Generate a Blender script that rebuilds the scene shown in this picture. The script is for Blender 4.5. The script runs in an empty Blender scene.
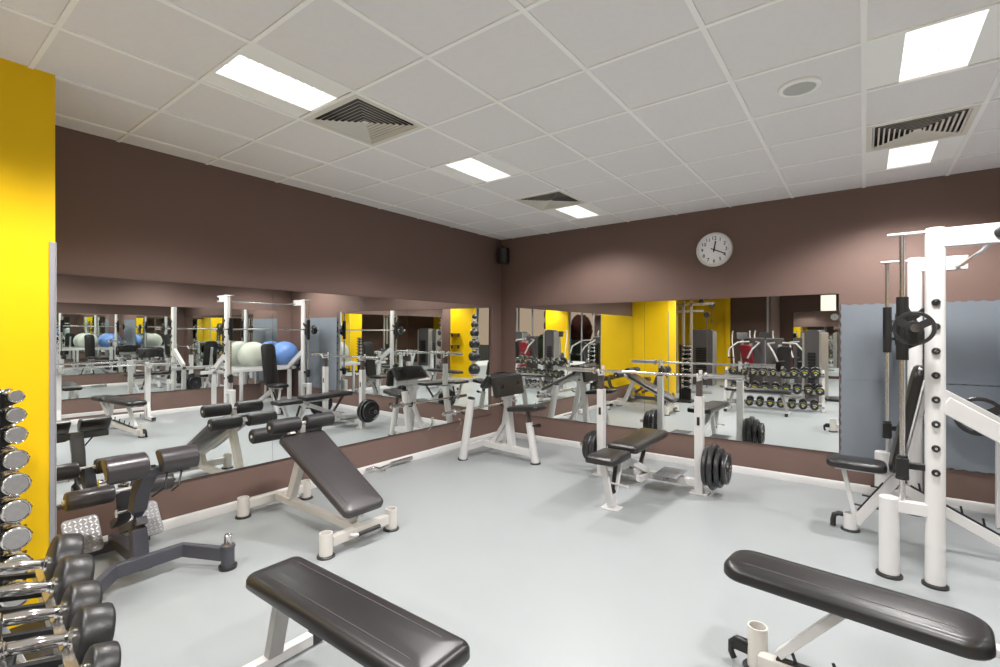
import bpy, bmesh, math, random
from mathutils import Vector, Matrix
random.seed(4)
PI = math.pi
sc = bpy.context.scene
COL = sc.collection
V = Vector

# ------------------------------------------------------------------ materials
def mat(name, col, rough=.5, metal=0., noise=0., nscale=8., bump=0., bscale=200., coat=0., spec=.5, emit=None, estr=0.):
    m = bpy.data.materials.new(name); m.use_nodes = True
    nt = m.node_tree; b = nt.nodes['Principled BSDF']
    b.inputs['Base Color'].default_value = (*col, 1)
    b.inputs['Roughness'].default_value = rough
    b.inputs['Metallic'].default_value = metal
    b.inputs['Coat Weight'].default_value = coat
    b.inputs['Specular IOR Level'].default_value = spec
    if emit:
        b.inputs['Emission Color'].default_value = (*emit, 1); b.inputs['Emission Strength'].default_value = estr
    tc = nt.nodes.new('ShaderNodeTexCoord')
    if noise:
        n = nt.nodes.new('ShaderNodeTexNoise'); n.inputs['Scale'].default_value = nscale; n.inputs['Detail'].default_value = 5
        nt.links.new(tc.outputs['Object'], n.inputs['Vector'])
        mx = nt.nodes.new('ShaderNodeMix'); mx.data_type = 'RGBA'
        mx.inputs[6].default_value = (*[c*(1-noise) for c in col], 1); mx.inputs[7].default_value = (*[min(1, c*(1+noise)) for c in col], 1)
        nt.links.new(n.outputs['Fac'], mx.inputs[0]); nt.links.new(mx.outputs[2], b.inputs['Base Color'])
    if bump:
        n2 = nt.nodes.new('ShaderNodeTexNoise'); n2.inputs['Scale'].default_value = bscale
        nt.links.new(tc.outputs['Object'], n2.inputs['Vector'])
        bp = nt.nodes.new('ShaderNodeBump'); bp.inputs['Strength'].default_value = bump; bp.inputs['Distance'].default_value = .002
        nt.links.new(n2.outputs['Fac'], bp.inputs['Height']); nt.links.new(bp.outputs['Normal'], b.inputs['Normal'])
    return m

M = dict(
    floor=mat('rubber floor', (.285, .303, .309), .36, noise=.035, nscale=2.2, bump=.15, bscale=260, spec=.35),
    brown=mat('taupe wall paint', (.166, .107, .090), .62, noise=.03, nscale=3, bump=.06, bscale=90, spec=.3),
    brown_unlit=mat('unlit taupe wall paint', (.10, .058, .045), .62, noise=.03, nscale=3, spec=.3),  # wall taupe darkened: shade of the unlit far walls put into the colour
    yellow=mat('yellow wall paint', (.84, .52, .0), .55, noise=.015, nscale=3, bump=.05, bscale=90, spec=.3),
    tile=mat('ceiling tile', (.80, .775, .765), .9, noise=.03, nscale=30, bump=.3, bscale=300, spec=.1),
    grid=mat('ceiling grid', (.93, .92, .89), .5),
    white=mat('white powder coat', (.59, .58, .575), .32, noise=.02, nscale=6, spec=.5),
    cream=mat('cream powder coat', (.60, .57, .53), .34, noise=.03, nscale=6),
    base=mat('white skirting', (.62, .61, .60), .4),
    leather=mat('black leatherette', (.016, .0148, .0155), .31, noise=.12, nscale=10, bump=.03, bscale=90, spec=.55),
    leatherd=mat('dark grey vinyl', (.040, .035, .037), .29, noise=.1, nscale=10, bump=.03, bscale=90, spec=.6),
    stitch=mat('grey stitching', (.075, .07, .07), .6),
    foam=mat('black foam', (.018, .017, .018), .45, bump=.4, bscale=500),
    chrome=mat('chrome', (.85, .84, .83), .08, 1.0),
    steel=mat('brushed steel', (.62, .61, .60), .25, 1.0, noise=.06, nscale=60),
    tread=mat('aluminium checker plate', (.20, .20, .21), .5, .3, noise=.05, nscale=40),
    black=mat('black plastic', (.012, .012, .013), .4),
    iron=mat('black enamel iron', (.02, .02, .022), .28, noise=.2, nscale=30, bump=.3, bscale=150, spec=.6),
    rubber=mat('black rubber', (.017, .016, .016), .36, bump=.25, bscale=300, spec=.6),
    char=mat('charcoal powder coat', (.055, .055, .068), .34, noise=.05, nscale=10, spec=.6),
    matblue=mat('blue grey foam mat', (.18, .202, .230), .7, noise=.07, nscale=3, bump=.3, bscale=200, spec=.25),
    ballb=mat('blue vinyl ball', (.14, .27, .60), .35, coat=.3),
    ballw=mat('pale vinyl ball', (.52, .54, .47), .4, coat=.2),
    red=mat('red vinyl', (.20, .012, .02), .4),
    grey=mat('grey shroud', (.075, .068, .07), .4),
    silver=mat('silver paint', (.42, .40, .38), .35, .6),
    mark=mat('yellow size mark', (.62, .60, .02), .5),
    clockw=mat('clock face white', (.93, .93, .98), .5),
    trim=mat('grey aluminium trim', (.36, .36, .38), .45, .3),
    ductd=mat('duct interior', (.10, .09, .085), .8),
    vent=mat('cream vent', (.74, .70, .62), .45),
    steelg=mat('ribbed grey step', (.26, .26, .27), .5, .2, noise=.1, nscale=40),
    rimw=mat('silver clock rim', (.80, .80, .78), .3, .35),
    rod=mat('polished guide rod', (.78, .77, .76), .24, 1.0),
    cap=mat('dull chrome end', (.46, .45, .45), .32, .75, noise=.15, nscale=50),
    rackd=mat('dark rack steel', (.10, .08, .075), .4, .3),
    mirror=mat('mirror silvering', (.90, .925, .91), .0, 1.0),
    glass=mat('window glass', (.9, .95, .95), .0),
    leafd=mat('tree foliage', (.07, .09, .045), .8, noise=.4, nscale=4),
    leafr=mat('red brown foliage', (.26, .08, .045), .8, noise=.4, nscale=4),
    bark=mat('bark', (.06, .04, .03), .9),
    grass=mat('lawn', (.10, .09, .05), .9, noise=.3, nscale=1),
    lamp=mat('lamp diffuser', (.9, .9, .9), .5, emit=(1, .985, .95), estr=3.2),
    sign=mat('lit sign face', (.9, .9, .85), .5, emit=(1, .9, .72), estr=1.1),
)
g = M['glass'].node_tree.nodes['Principled BSDF']; g.inputs['Transmission Weight'].default_value = 1.0; g.inputs['IOR'].default_value = 1.0

# ------------------------------------------------------------------ mesh builder
def rotmat(rx=0, ry=0, rz=0):
    return Matrix.Rotation(rz, 3, 'Z') @ Matrix.Rotation(ry, 3, 'Y') @ Matrix.Rotation(rx, 3, 'X')

class MB:
    def __init__(s): s.v = []; s.f = []; s.m = []; s.cur = 0
    def add(s, vs, fs):
        n = len(s.v); s.v += [V(v) for v in vs]; s.f += [[n+i for i in f] for f in fs]; s.m += [s.cur]*len(fs); return s
    def mt(s, i): s.cur = i; return s
    def box(s, c, size, R=None):
        hx, hy, hz = [q/2 for q in size]; c = V(c); R = R or Matrix.Identity(3)
        vs = [c + R @ V((x*hx, y*hy, z*hz)) for z in (-1, 1) for x, y in ((-1, -1), (1, -1), (1, 1), (-1, 1))]
        return s.add(vs, [(3, 2, 1, 0), (4, 5, 6, 7), (0, 1, 5, 4), (1, 2, 6, 5), (2, 3, 7, 6), (3, 0, 4, 7)])
    def frame(s, p0, p1, up=(0, 0, 1)):
        z = (V(p1)-V(p0)).normalized(); u = V(up)
        if abs(z.dot(u)) > .97: u = V((1, 0, 0)) if abs(z.x) < .9 else V((0, 1, 0))
        x = u.cross(z).normalized(); y = z.cross(x)
        return x, y, z
    def beam(s, p0, p1, w, h, up=(0, 0, 1)):       # w sideways, h along 'up'
        p0, p1 = V(p0), V(p1); x, y, z = s.frame(p0, p1, up)
        vs = [p + x*a*w/2 + y*b*h/2 for p in (p0, p1) for a, b in ((-1, -1), (1, -1), (1, 1), (-1, 1))]
        return s.add(vs, [(3, 2, 1, 0), (4, 5, 6, 7), (0, 1, 5, 4), (1, 2, 6, 5), (2, 3, 7, 6), (3, 0, 4, 7)])
    def tube(s, p0, p1, r, r2=None, n=20, cap=True, sx=1.):
        return s.lathe(p0, p1, [(0, r), (1, r if r2 is None else r2)], n, cap, sx)
    def lathe(s, p0, p1, prof, n=24, cap=True, sx=1.):   # prof: (t along p0->p1, radius)
        p0, p1 = V(p0), V(p1); x, y, z = s.frame(p0, p1); L = (p1-p0)
        vs = []
        for t, r in prof:
            for k in range(n):
                a = 2*PI*k/n; vs.append(p0 + L*t + (x*math.cos(a)*sx + y*math.sin(a))*r)
        fs = []
        for i in range(len(prof)-1):
            for k in range(n):
                k2 = (k+1) % n; fs.append((i*n+k, i*n+k2, (i+1)*n+k2, (i+1)*n+k))
        if cap:
            fs.append(list(range(n))[::-1]); fs.append([(len(prof)-1)*n+k for k in range(n)])
        return s.add(vs, fs)
    def hollow(s, p0, p1, r, wall=.007, depth=.08, n=24):   # open topped tube
        L = (V(p1)-V(p0)).length; d = 1-depth/L
        return s.lathe(p0, p1, [(0, r), (1, r), (1, r-wall), (d, r-wall)], n)
    def path(s, pts, r, n=12):
        pts = [V(p) for p in pts]
        rings = []; px = None
        for i, p in enumerate(pts):
            d = (pts[min(i+1, len(pts)-1)] - pts[max(i-1, 0)]).normalized()
            if px is None:
                x, y, z = s.frame((0, 0, 0), d)
            else:
                x = (px - d*px.dot(d)).normalized(); y = d.cross(x)
            px = x; rings.append([p + (x*math.cos(2*PI*k/n) + y*math.sin(2*PI*k/n))*r for k in range(n)])
        vs = [v for rg in rings for v in rg]; fs = []
        for i in range(len(pts)-1):
            for k in range(n):
                k2 = (k+1) % n; fs.append((i*n+k, i*n+k2, (i+1)*n+k2, (i+1)*n+k))
        fs.append(list(range(n))[::-1]); fs.append([(len(pts)-1)*n+k for k in range(n)])
        return s.add(vs, fs)
    def strip(s, pts, w, h, up=(0, 0, 1)):    # rectangular section swept along pts
        pts = [V(p) for p in pts]; vs = []; up = V(up)
        for i, p in enumerate(pts):
            d = (pts[min(i+1, len(pts)-1)] - pts[max(i-1, 0)]).normalized()
            x = up.cross(d)
            if x.length < .05: x = V((0, 1, 0))
            x.normalize(); y = d.cross(x)
            vs += [p + x*a*w/2 + y*b*h/2 for a, b in ((-1, -1), (1, -1), (1, 1), (-1, 1))]
        fs = []
        for i in range(len(pts)-1):
            for k in range(4):
                k2 = (k+1) % 4; fs.append((i*4+k, i*4+k2, (i+1)*4+k2, (i+1)*4+k))
        fs.append((3, 2, 1, 0)); m = (len(pts)-1)*4; fs.append((m, m+1, m+2, m+3))
        return s.add(vs, fs)
    def prism(s, poly, h, M4=None):           # polygon in xy, extruded 0..h, then transformed
        n = len(poly); vs = [V((x, y, 0)) for x, y in poly] + [V((x, y, h)) for x, y in poly]
        if M4: vs = [M4 @ v for v in vs]
        fs = [list(range(n))[::-1], list(range(n, 2*n))] + [(i, (i+1) % n, n+(i+1) % n, n+i) for i in range(n)]
        return s.add(vs, fs)
    def torus(s, c, R, r, nrm=(0, 0, 1), n=28, m=8):
        x, y, z = s.frame((0, 0, 0), nrm); c = V(c); vs = []; fs = []
        for i in range(n):
            a = 2*PI*i/n; d = x*math.cos(a)+y*math.sin(a)
            for j in range(m):
                b = 2*PI*j/m; vs.append(c + d*(R+r*math.cos(b)) + z*r*math.sin(b))
        for i in range(n):
            for j in range(m):
                fs.append((i*m+j, ((i+1) % n)*m+j, ((i+1) % n)*m+(j+1) % m, i*m+(j+1) % m))
        return s.add(vs, fs)
    def sphere(s, c, r, n=32, m=20, noise=0):
        c = V(c); vs = [c+V((0, 0, r))]; fs = []
        for i in range(1, m):
            t = PI*i/m
            for k in range(n):
                a = 2*PI*k/n; q = r*(1+noise*(random.random()-.5))
                vs.append(c+V((math.sin(t)*math.cos(a), math.sin(t)*math.sin(a), math.cos(t)))*q)
        vs.append(c-V((0, 0, r)))
        for k in range(n): fs.append((0, 1+k, 1+(k+1) % n))
        for i in range(m-2):
            for k in range(n):
                a = 1+i*n+k; b = 1+i*n+(k+1) % n; fs.append((a, a+n, b+n, b))
        for k in range(n): fs.append((len(vs)-1, 1+(m-2)*n+(k+1) % n, 1+(m-2)*n+k))
        return s.add(vs, fs)
    def pad(s, L, W, T, M4=None, W2=None, cr=.04, edge=.022, crown=.008, seam=True, pointed=0):
        """upholstered pad, long axis x, centre origin, z 0..T, width W at -x end and W2 at +x end"""
        W2 = W2 or W
        def outline(ins):
            pts = []; r = max(cr-ins*.6, .006)
            for sxn, syn, a0 in ((1, 1, 0), (-1, 1, 90), (-1, -1, 180), (1, -1, 270)):
                hw = (W2 if sxn > 0 else W)/2-ins; hx = L/2-ins
                for k in range(7):
                    a = math.radians(a0+15*k)
                    pts.append((sxn*(hx-r)+r*math.cos(a), syn*(hw-r)+r*math.sin(a)))
            return pts
        rings = [(edge*.6, 0), (edge*.15, .004), (0, .012)]
        for k in range(1, 7):
            a = PI/2*k/6; rings.append((edge*(1-math.cos(a)), T-edge+edge*math.sin(a)))
        for q in (.25, .5, .75): rings.append((edge+q*(min(W, W2)/2-edge-.02), T+crown*(1-(1-q)**2)))
        vs = []; n = 28
        for ins, z in rings:
            vs += [V((x, y, z)) for x, y in outline(ins)]
        fs = [[k for k in range(n)][::-1]]
        for i in range(len(rings)-1):
            for k in range(n):
                k2 = (k+1) % n; fs.append((i*n+k, i*n+k2, (i+1)*n+k2, (i+1)*n+k))
        vs.append(V((0, 0, T+crown))); c = len(vs)-1; m = (len(rings)-1)*n
        for k in range(n): fs.append((m+k, m+(k+1) % n, c))
        if M4: vs = [M4 @ v for v in vs]
        s.add(vs, fs)
        if seam:
            s.mt(1)
            for sg in (-1, 1):
                pts = [V((-L/2+edge*.9+q*(L-1.8*edge), sg*((W+(W2-W)*q)/2-edge-.028), T+crown*.42+.0012 if 0 < i < 12 else T-.004)) for i, q in enumerate([j/12 for j in range(13)])]
                if M4: pts = [M4 @ p for p in pts]
                s.path(pts, .0016, 6)
            s.mt(0)
        return s
    def build(s, name, mats, root=None, world=True, bevel=.0, label=None, smooth=35):
        me = bpy.data.meshes.new(name); off = V((0, 0, 0))
        if root is not None and world:
            off = root['_w'] if False else V(ROOTW[root.name]) if root.name in ROOTW else V((0, 0, 0))
        me.from_pydata([v-off for v in s.v], [], s.f)
        if not isinstance(mats, (list, tuple)): mats = [mats]
        for m in mats: me.materials.append(M[m] if isinstance(m, str) else m)
        for p, k in zip(me.polygons, s.m): p.material_index = min(k, len(mats)-1)
        bm = bmesh.new(); bm.from_mesh(me); bmesh.ops.recalc_face_normals(bm, faces=bm.faces); bm.to_mesh(me); bm.free()
        for p in me.polygons: p.use_smooth = True
        me.set_sharp_from_angle(angle=math.radians(smooth))
        o = bpy.data.objects.new(name, me); COL.objects.link(o)
        if root is not None:
            o.parent = root
            if root.name in ROOTW: ROOTW[o.name] = tuple(off)
        if bevel:
            b = o.modifiers.new('bevel', 'BEVEL'); b.width = bevel; b.segments = 2; b.limit_method = 'ANGLE'; b.angle_limit = math.radians(40); b.harden_normals = True
        if label: o['label'] = label
        return o
ROOTW = {}

def tag(o, label, cat, group=None, kind=None):
    o['label'] = label
    if cat: o['category'] = cat
    if group: o['group'] = group
    if kind: o['kind'] = kind
    return o
def thing(name, label, cat, loc=(0, 0, 0), rz=0, group=None):
    o = bpy.data.objects.new(name, None); COL.objects.link(o); o.location = loc; o.rotation_euler = (0, 0, rz)
    o.empty_display_size = .1; ROOTW[o.name] = tuple(loc)
    return tag(o, label, cat, group)
def struct(o): o['kind'] = 'structure'; return o
def dup(root, loc, rz=None, label=None, group=None, rot=None):
    r = root.copy(); COL.objects.link(r); r.location = loc
    if rz is not None: r.rotation_euler = (0, 0, rz)
    if rot is not None: r.rotation_euler = rot
    if label: r['label'] = label
    if group: r['group'] = group
    for ch in list(root.children):
        c = ch.copy(); COL.objects.link(c); c.parent = r
        for gg in list(ch.children):
            d = gg.copy(); COL.objects.link(d); d.parent = c
    return r
def TR(loc, rx=0, ry=0, rz=0):
    return Matrix.Translation(V(loc)) @ rotmat(rx, ry, rz).to_4x4()

# ------------------------------------------------------------------ room
H = 2.957; EX = 5.95; SY = -14.0
def wall(name, x0, x1, y0, y1, z0=0, z1=H, m='brown'):
    return struct(MB().box(((x0+x1)/2, (y0+y1)/2, (z0+z1)/2), (x1-x0, y1-y0, z1-z0)).build(name, m))
struct(MB().box((4, -7, -.05), (11.2, 14.4, .1)).build('floor', 'floor'))
wall('wall_left', -.12, 0, -5.2, 0)
wall('wall_back', -.12, EX+.12, 0, .12)
wall('wall_right', EX, EX+.12, -4.9, 0)
wall('wall_corridor', EX+.12, 9.6, -4.9, -4.78)
wall('wall_corridor_end', 9.5, 9.62, -6.4, -4.9)
wall('wall_pillar', -1.6, .845, -5.77, -5.205, m='yellow')
wall('wall_west', -1.62, -1.5, SY, -5.77, m='brown_unlit')
wall('wall_stub_yellow', EX+.02, 7.0, -6.52, -6.4, m='yellow')
wall('wall_stub', 7.0, 9.6, -6.52, -6.4)
# south end: yellow bay, brown bay, mirror bay, window bay
wall('wall_south_yellow', -1.6, .62, -12.12, -12, m='yellow')
wall('wall_south_yellow', .62, .76, -12.3, -11.9, m='yellow')
wall('wall_south_brown', .76, 1.86, -12.12, -12, m='brown_unlit')
struct(MB().box((1.88, -11.98, H/2), (.05, .06, H)).build('trim_1', 'trim'))
wall('wall_south_return', 1.86, 1.98, SY, -12, m='brown')
wall('wall_south', 1.86, 5.3, SY-.12, SY, m='brown_unlit')
wall('wall_south_yellow', 6.6, 7.8, SY-.12, SY+.1, m='yellow')
for n, (x0, x1) in enumerate(((5.3, 6.6), (7.8, 9.5))):
    struct(MB().box(((x0+x1)/2, SY-.06, .1), (x1-x0, .12, .2)).build('wall_south_sill', 'grid'))
    w = struct(MB().box((x0+.03, SY-.05, 1.55), (.06, .08, 2.7)).box((x1-.03, SY-.05, 1.55), (.06, .08, 2.7)).box(((x0+x1)/2, SY-.05, 2.93), (x1-x0, .08, .06)).box(((x0+x1)/2, SY-.05, 1.55), (.05, .08, 2.7)).build('window_%d' % (n+1), 'trim'))
    MB().box(((x0+x1)/2, SY-.05, 1.55), (x1-x0-.1, .008, 2.7)).build('pane', 'glass', w)
# east hall windows
struct(MB().box((9.56, -10.2, .1), (.12, 7.6, .2)).build('wall_east_sill', 'grid'))
w = MB()
for k in range(6): w.box((9.55, -6.5-1.48*k, 1.55), (.08, .07, 2.75))
w.box((9.55, -10.2, 2.93), (.08, 7.6, .06)); w = struct(w.build('window_3', 'trim'))
MB().box((9.55, -10.2, 1.55), (.008, 7.5, 2.7)).build('pane', 'glass', w)
# metal corner strip on the pillar
struct(MB().box((.848, -5.218, 1.02), (.006, .022, 2.04)).box((.846, -5.203, 1.02), (.010, .006, 2.04)).build('trim_2', 'trim', bevel=.002))
# skirting
def skirt(name, x0, y0, x1, y1, nx, ny):
    b = MB(); L = V((x1-x0, y1-y0, 0)); n = V((nx, ny, 0))
    prof = [(0, 0), (.016, 0), (.016, .062), (.010, .072), (.004, .078), (0, .078)]
    a, c = V((x0, y0, 0)), V((x1, y1, 0)); vs = [p+n*d+V((0, 0, z)) for p in (a, c) for d, z in prof]; k = len(prof)
    b.add(vs, [list(range(k)), list(range(k, 2*k))]+[(i, (i+1) % k, k+(i+1) % k, k+i) for i in range(k)])
    return struct(b.build(name, 'base'))
skirt('baseboard_left', 0, -5.2, 0, 0, 1, 0)
skirt('baseboard_back', 0, 0, EX, 0, 0, -1)
skirt('baseboard_right', EX, -4.9, EX, 0, -1, 0)
skirt('baseboard_south', .76, -12, 1.86, -12, 0, 1)

# ceiling of 0.6 m tiles, with openings for lamps and vents
GX0, GY0, GX, GY = 1.415, -3.508, .594, .598
def cell(i, j): return (GX0+GX*(i+.5), GY0+GY*(j+.5))
LC = [(0, 4-3*k) for k in range(6)] + [(5, 4-3*k) for k in range(8)] + [(10, -8-3*k) for k in range(4)] + [(9, -4)]
VC = [(0, 3), (0, -1), (5, 3), (5, -1), (0, -7), (5, -7)]
LAMPS = [cell(*c) for c in LC]; VENTS = [cell(*c) for c in VC]; holes = set(LC+VC)
b = MB()
xs = sorted({-1.7, 9.7} | {GX0+GX*i for i in range(-5, 14)}); ys = sorted({-14.2, .1} | {GY0+GY*j for j in range(-17, 6)})
for i in range(len(xs)-1):
    for j in range(len(ys)-1):
        if (round((xs[i]-GX0)/GX), round((ys[j]-GY0)/GY)) in holes and abs(xs[i+1]-xs[i]-GX) < .01: continue
        b.add([(xs[i], ys[j], H), (xs[i+1], ys[j], H), (xs[i+1], ys[j+1], H), (xs[i], ys[j+1], H)], [(3, 2, 1, 0)])
struct(b.build('ceiling', 'tile'))
struct(MB().box((4, -7, H+.35), (11.6, 14.6, .08)).build('ceiling_slab', 'ductd'))
b = MB()
for x in xs[1:-1]: b.box((x, -7, H-.003), (.026, 14, .008))
for y in ys[1:-1]: b.box((4, y, H-.0028), (11.1, .022, .0076))
struct(b.build('ceiling_grid', 'grid'))

# ------------------------------------------------------------------ ceiling fittings
def make_lamp():
    t = thing('ceiling_lamp', '', 'lamp', (0, 0, 0))
    b = MB(); a = .285; w = .142; d = .055
    # side panels and trough
    for s in (-1, 1):
        b.box((s*(a+w)/2, 0, .004), (a-w, 2*a, .006))
        b.box((s*w, 0, d/2), (.004, 2*a, d)); b.box((0, s*a, d/2), (2*w, .004, d))
    b.build('housing', 'grid', t)
    MB().box((0, 0, d+.004), (2*w, 2*a, .006)).build('diffuser', 'lamp', t)
    b = MB()
    for k in range(1, 11): b.box((0, -a+2*a*k/11, .018), (2*w, .0015, .03))
    b.box((0, 0, .018), (.0015, 2*a, .034)); b.build('louvre', 'grid', t)
    return t
lamp0 = make_lamp()
names = {0: 'recessed ceiling lamp nearest the back wall in the left row', 1: 'recessed ceiling lamp second from the back wall in the left row', 2: 'large lit ceiling lamp beside the first air vent at upper left'}
names2 = {0: 'recessed ceiling lamp behind the right hand air vent by the back wall', 1: 'large bright ceiling lamp at upper right in front of the air vent'}
for i, (x, y) in enumerate(LAMPS):
    col, k = (0, i) if i < 6 else (1, i-6) if i < 14 else (2, i-14)
    lb = names.get(k) if col == 0 else names2.get(k) if col == 1 else None
    grp = 'ceiling lamps over the mirrored room' if lb else 'ceiling lamps over the hall behind the viewer'
    lb = lb or 'recessed louvred ceiling lamp over the hall seen only in mirrors'
    if i == 0:
        r = lamp0; r.location = (x, y, H); r['label'] = lb; r['group'] = grp
    else: r = dup(lamp0, (x, y, H), 0, lb, grp)
    L = bpy.data.lights.new('lamp_light', 'SPOT'); L.spot_size = math.radians(142); L.spot_blend = .5; L.shadow_soft_size = .12
    L.energy = 108*{4: 1.2, 1: 1.12, -2: .86, -5: .9}.get(LC[i][1], 1); L.color = (1, .975, .955)
    o = bpy.data.objects.new('lamp_light', L); COL.objects.link(o); o.parent = r; o.location = (0, 0, -.01)
def make_vent():
    t = thing('ceiling_vent', '', 'vent', (0, 0, 0))
    b = MB()
    def ring(a0, z0, a1, z1):
        vs = [(sx*a, sy*a, z) for a, z in ((a0, z0), (a1, z1)) for sx, sy in ((-1, -1), (1, -1), (1, 1), (-1, 1))]
        b.add(vs, [(k, (k+1) % 4, 4+(k+1) % 4, 4+k) for k in range(4)])
    ring(.295, -.006, .25, -.006); ring(.25, -.006, .25, .02); b.build('frame', 'vent', t, smooth=10)
    b = MB()
    for k in range(8):
        a = .247-.029*k; ring(a, -.004, a-.010, .004); ring(a-.0015, -.003, a-.0115, .005); ring(a, -.004, a-.004, -.0035)
    ring(.022, 0, 0, .0); b.build('blades', 'vent', t, smooth=10)
    MB().box((0, 0, .10), (.56, .56, .01)).box((-.268, 0, .06), (.01, .54, .08)).box((.268, 0, .06), (.01, .54, .08)).box((0, -.268, .06), (.54, .01, .08)).box((0, .268, .06), (.54, .01, .08)).build('duct', 'ductd', t)
    return t
vent0 = make_vent()
vl = ['small square ceiling vent nearest the back wall, left row', 'large square louvred ceiling vent beside the upper left lamp', 'square ceiling vent at right between two lit lamps']
for i, (x, y) in enumerate(VENTS):
    lb = vl[i] if i < 3 else 'square louvred ceiling vent over the part of the gym outside the view'
    if i == 0: vent0.location = (x, y, H); vent0['label'] = lb; vent0['group'] = 'ceiling vents'
    else: dup(vent0, (x, y, H), 0, lb, 'ceiling vents')
t = thing('ceiling_speaker', 'round flush ceiling speaker with pale grey grille', 'speaker', (4.09, -2.615, H))
MB().lathe((4.09, -2.615, H-.001), (4.09, -2.615, H-.02), [(0, .108), (.6, .106), (.9, .098), (.9, .082), (.4, .081)], 40, cap=False).build('rim', 'grid', t)
MB().lathe((4.09, -2.615, H-.004), (4.09, -2.615, H-.014), [(0, .084), (1, .08)], 40).build('grille', mat('speaker grille', (.50, .49, .47), .7, bump=.8, bscale=600), t)
t = thing('corner_speaker', 'black loudspeaker mounted high in the corner of the brown walls', 'speaker', (.14, -.14, 2.57))
MB().lathe((.14, -.14, 2.565), (.14, -.14, 2.80), [(0, .07), (.05, .088), (.95, .088), (1, .07)], 24).build('cabinet', 'black', t)
MB().box((.06, -.06, 2.80), (.10, .03, .05), rotmat(rz=PI/4)).box((.10, -.10, 2.815), (.03, .03, .05)).build('bracket', 'black', t)

# clock 12:18
cxk, czk = 3.03, 2.49
t = thing('wall_clock', 'round white wall clock with silver rim and black numerals', 'clock', (cxk, 0, czk))
MB().lathe((cxk, 0, czk), (cxk, -.045, czk), [(0, .19), (.5, .195), (1, .188), (1.05, .176), (.75, .168), (.7, .166)], 56, cap=False).build('rim', 'rimw', t)
MB().lathe((cxk, 0, czk), (cxk, -.028, czk), [(0, .17), (1, .169)], 48).build('dial', 'clockw', t)
def clock_text(s, x, z, size):
    c = bpy.data.curves.new('numeral', 'FONT'); c.body = s; c.size = size; c.align_x = 'CENTER'; c.align_y = 'CENTER'; c.extrude = .0006; c.offset = .0006
    tmp = bpy.data.objects.new('tmp', c); COL.objects.link(tmp); bpy.context.view_layer.update()
    me = bpy.data.meshes.new_from_object(tmp.evaluated_get(bpy.context.evaluated_depsgraph_get())); bpy.data.objects.remove(tmp)
    me.materials.clear(); me.materials.append(M['black']); o = bpy.data.objects.new('numeral', me); COL.objects.link(o); o.parent = t
    o.location = (x, -.0292, z); o.rotation_euler = (PI/2, 0, 0)
for n in range(1, 13):
    a = math.radians(30*n); clock_text(str(n), .128*math.sin(a), .128*math.cos(a), .054)
b = MB()
for n in range(60):
    a = math.radians(6*n); r = .155; b.box((cxk+r*math.sin(a), -.0287, czk+r*math.cos(a)), (.002, .001, .008 if n % 5 else .012), rotmat(ry=a))
b.build('minute_track', 'black', t)
def hand(name, deg, L, w, y):
    a = math.radians(deg); u = V((math.sin(a), 0, math.cos(a))); c = V((cxk, y, czk))
    MB().beam(c-u*L*.28, c+u*L, .003, w, up=u.cross(V((0, 1, 0)))).build(name, 'black', t)
hand('hour_hand', 10, .098, .014, -.031); hand('minute_hand', 115, .128, .011, -.034)
MB().tube((cxk, -.028, czk), (cxk, -.038, czk), .009).build('hub', 'black', t)

# ------------------------------------------------------------------ mirrors, wall mats
def mirror(label, x0, y0, x1, y1, z0, z1, tilt=0, group=None, gap=.0025):
    """glass sheet standing .006-.012 m off the wall between two plan points, front to the left of p0->p1"""
    d = V((x1-x0, y1-y0, 0)); L = d.length-gap; ang = math.atan2(d.y, d.x)
    r = thing('wall_mirror', label, 'mirror', ((x0+x1)/2, (y0+y1)/2, z0), 0, group)
    r.rotation_euler = (tilt, 0, ang); h = z1-z0; ROOTW.pop(r.name)
    MB().box((0, .004, h/2), (L, .006, h)).build('mirror_glass', 'mirror', r)
    MB().box((0, -.001, h/2), (L, .004, h)).box((0, .0035, -.003), (L, .008, .005)).box((0, .0035, h+.002), (L, .008, .003)).build('backing', 'steel' if False else 'rackd', r)
    return r
TL = math.radians(-.28)
lm = ['left wall mirror panel nearest the corner', 'middle mirror panel on the left brown wall', 'left wall mirror panel beside the yellow pillar']
for k, (a, c) in enumerate(((-1.9, -.25), (-3.55, -1.9), (-5.19, -3.55))):
    mirror(lm[k], .006, c, .006, a, .362, 1.945, TL, 'left wall mirror panels')
mirror('back wall mirror panel nearest the corner', 2.22, -.004, .27, -.004, .358, 1.935, 0, 'back wall mirror panels')
mirror('back wall mirror panel beside the blue grey wall mats', 4.188, -.004, 2.22, -.004, .358, 1.935, 0, 'back wall mirror panels')
for k, lb in enumerate(('mirror panel behind the exercise balls, seen reflected', 'mirror panel behind the two post barbell stand, seen reflected', 'mirror panel on the right wall nearest the side corridor')):
    mirror(lb, EX-.004, -1.83-1.5*k, EX-.004, -.33-1.5*k, .42, 1.98, 0, 'right wall mirror panels', .0004)
mirror('mirror on the far end wall of the hall, seen reflected', 2.4, SY+.004, 5.25, SY+.004, .1, 2.3, 0)

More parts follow.
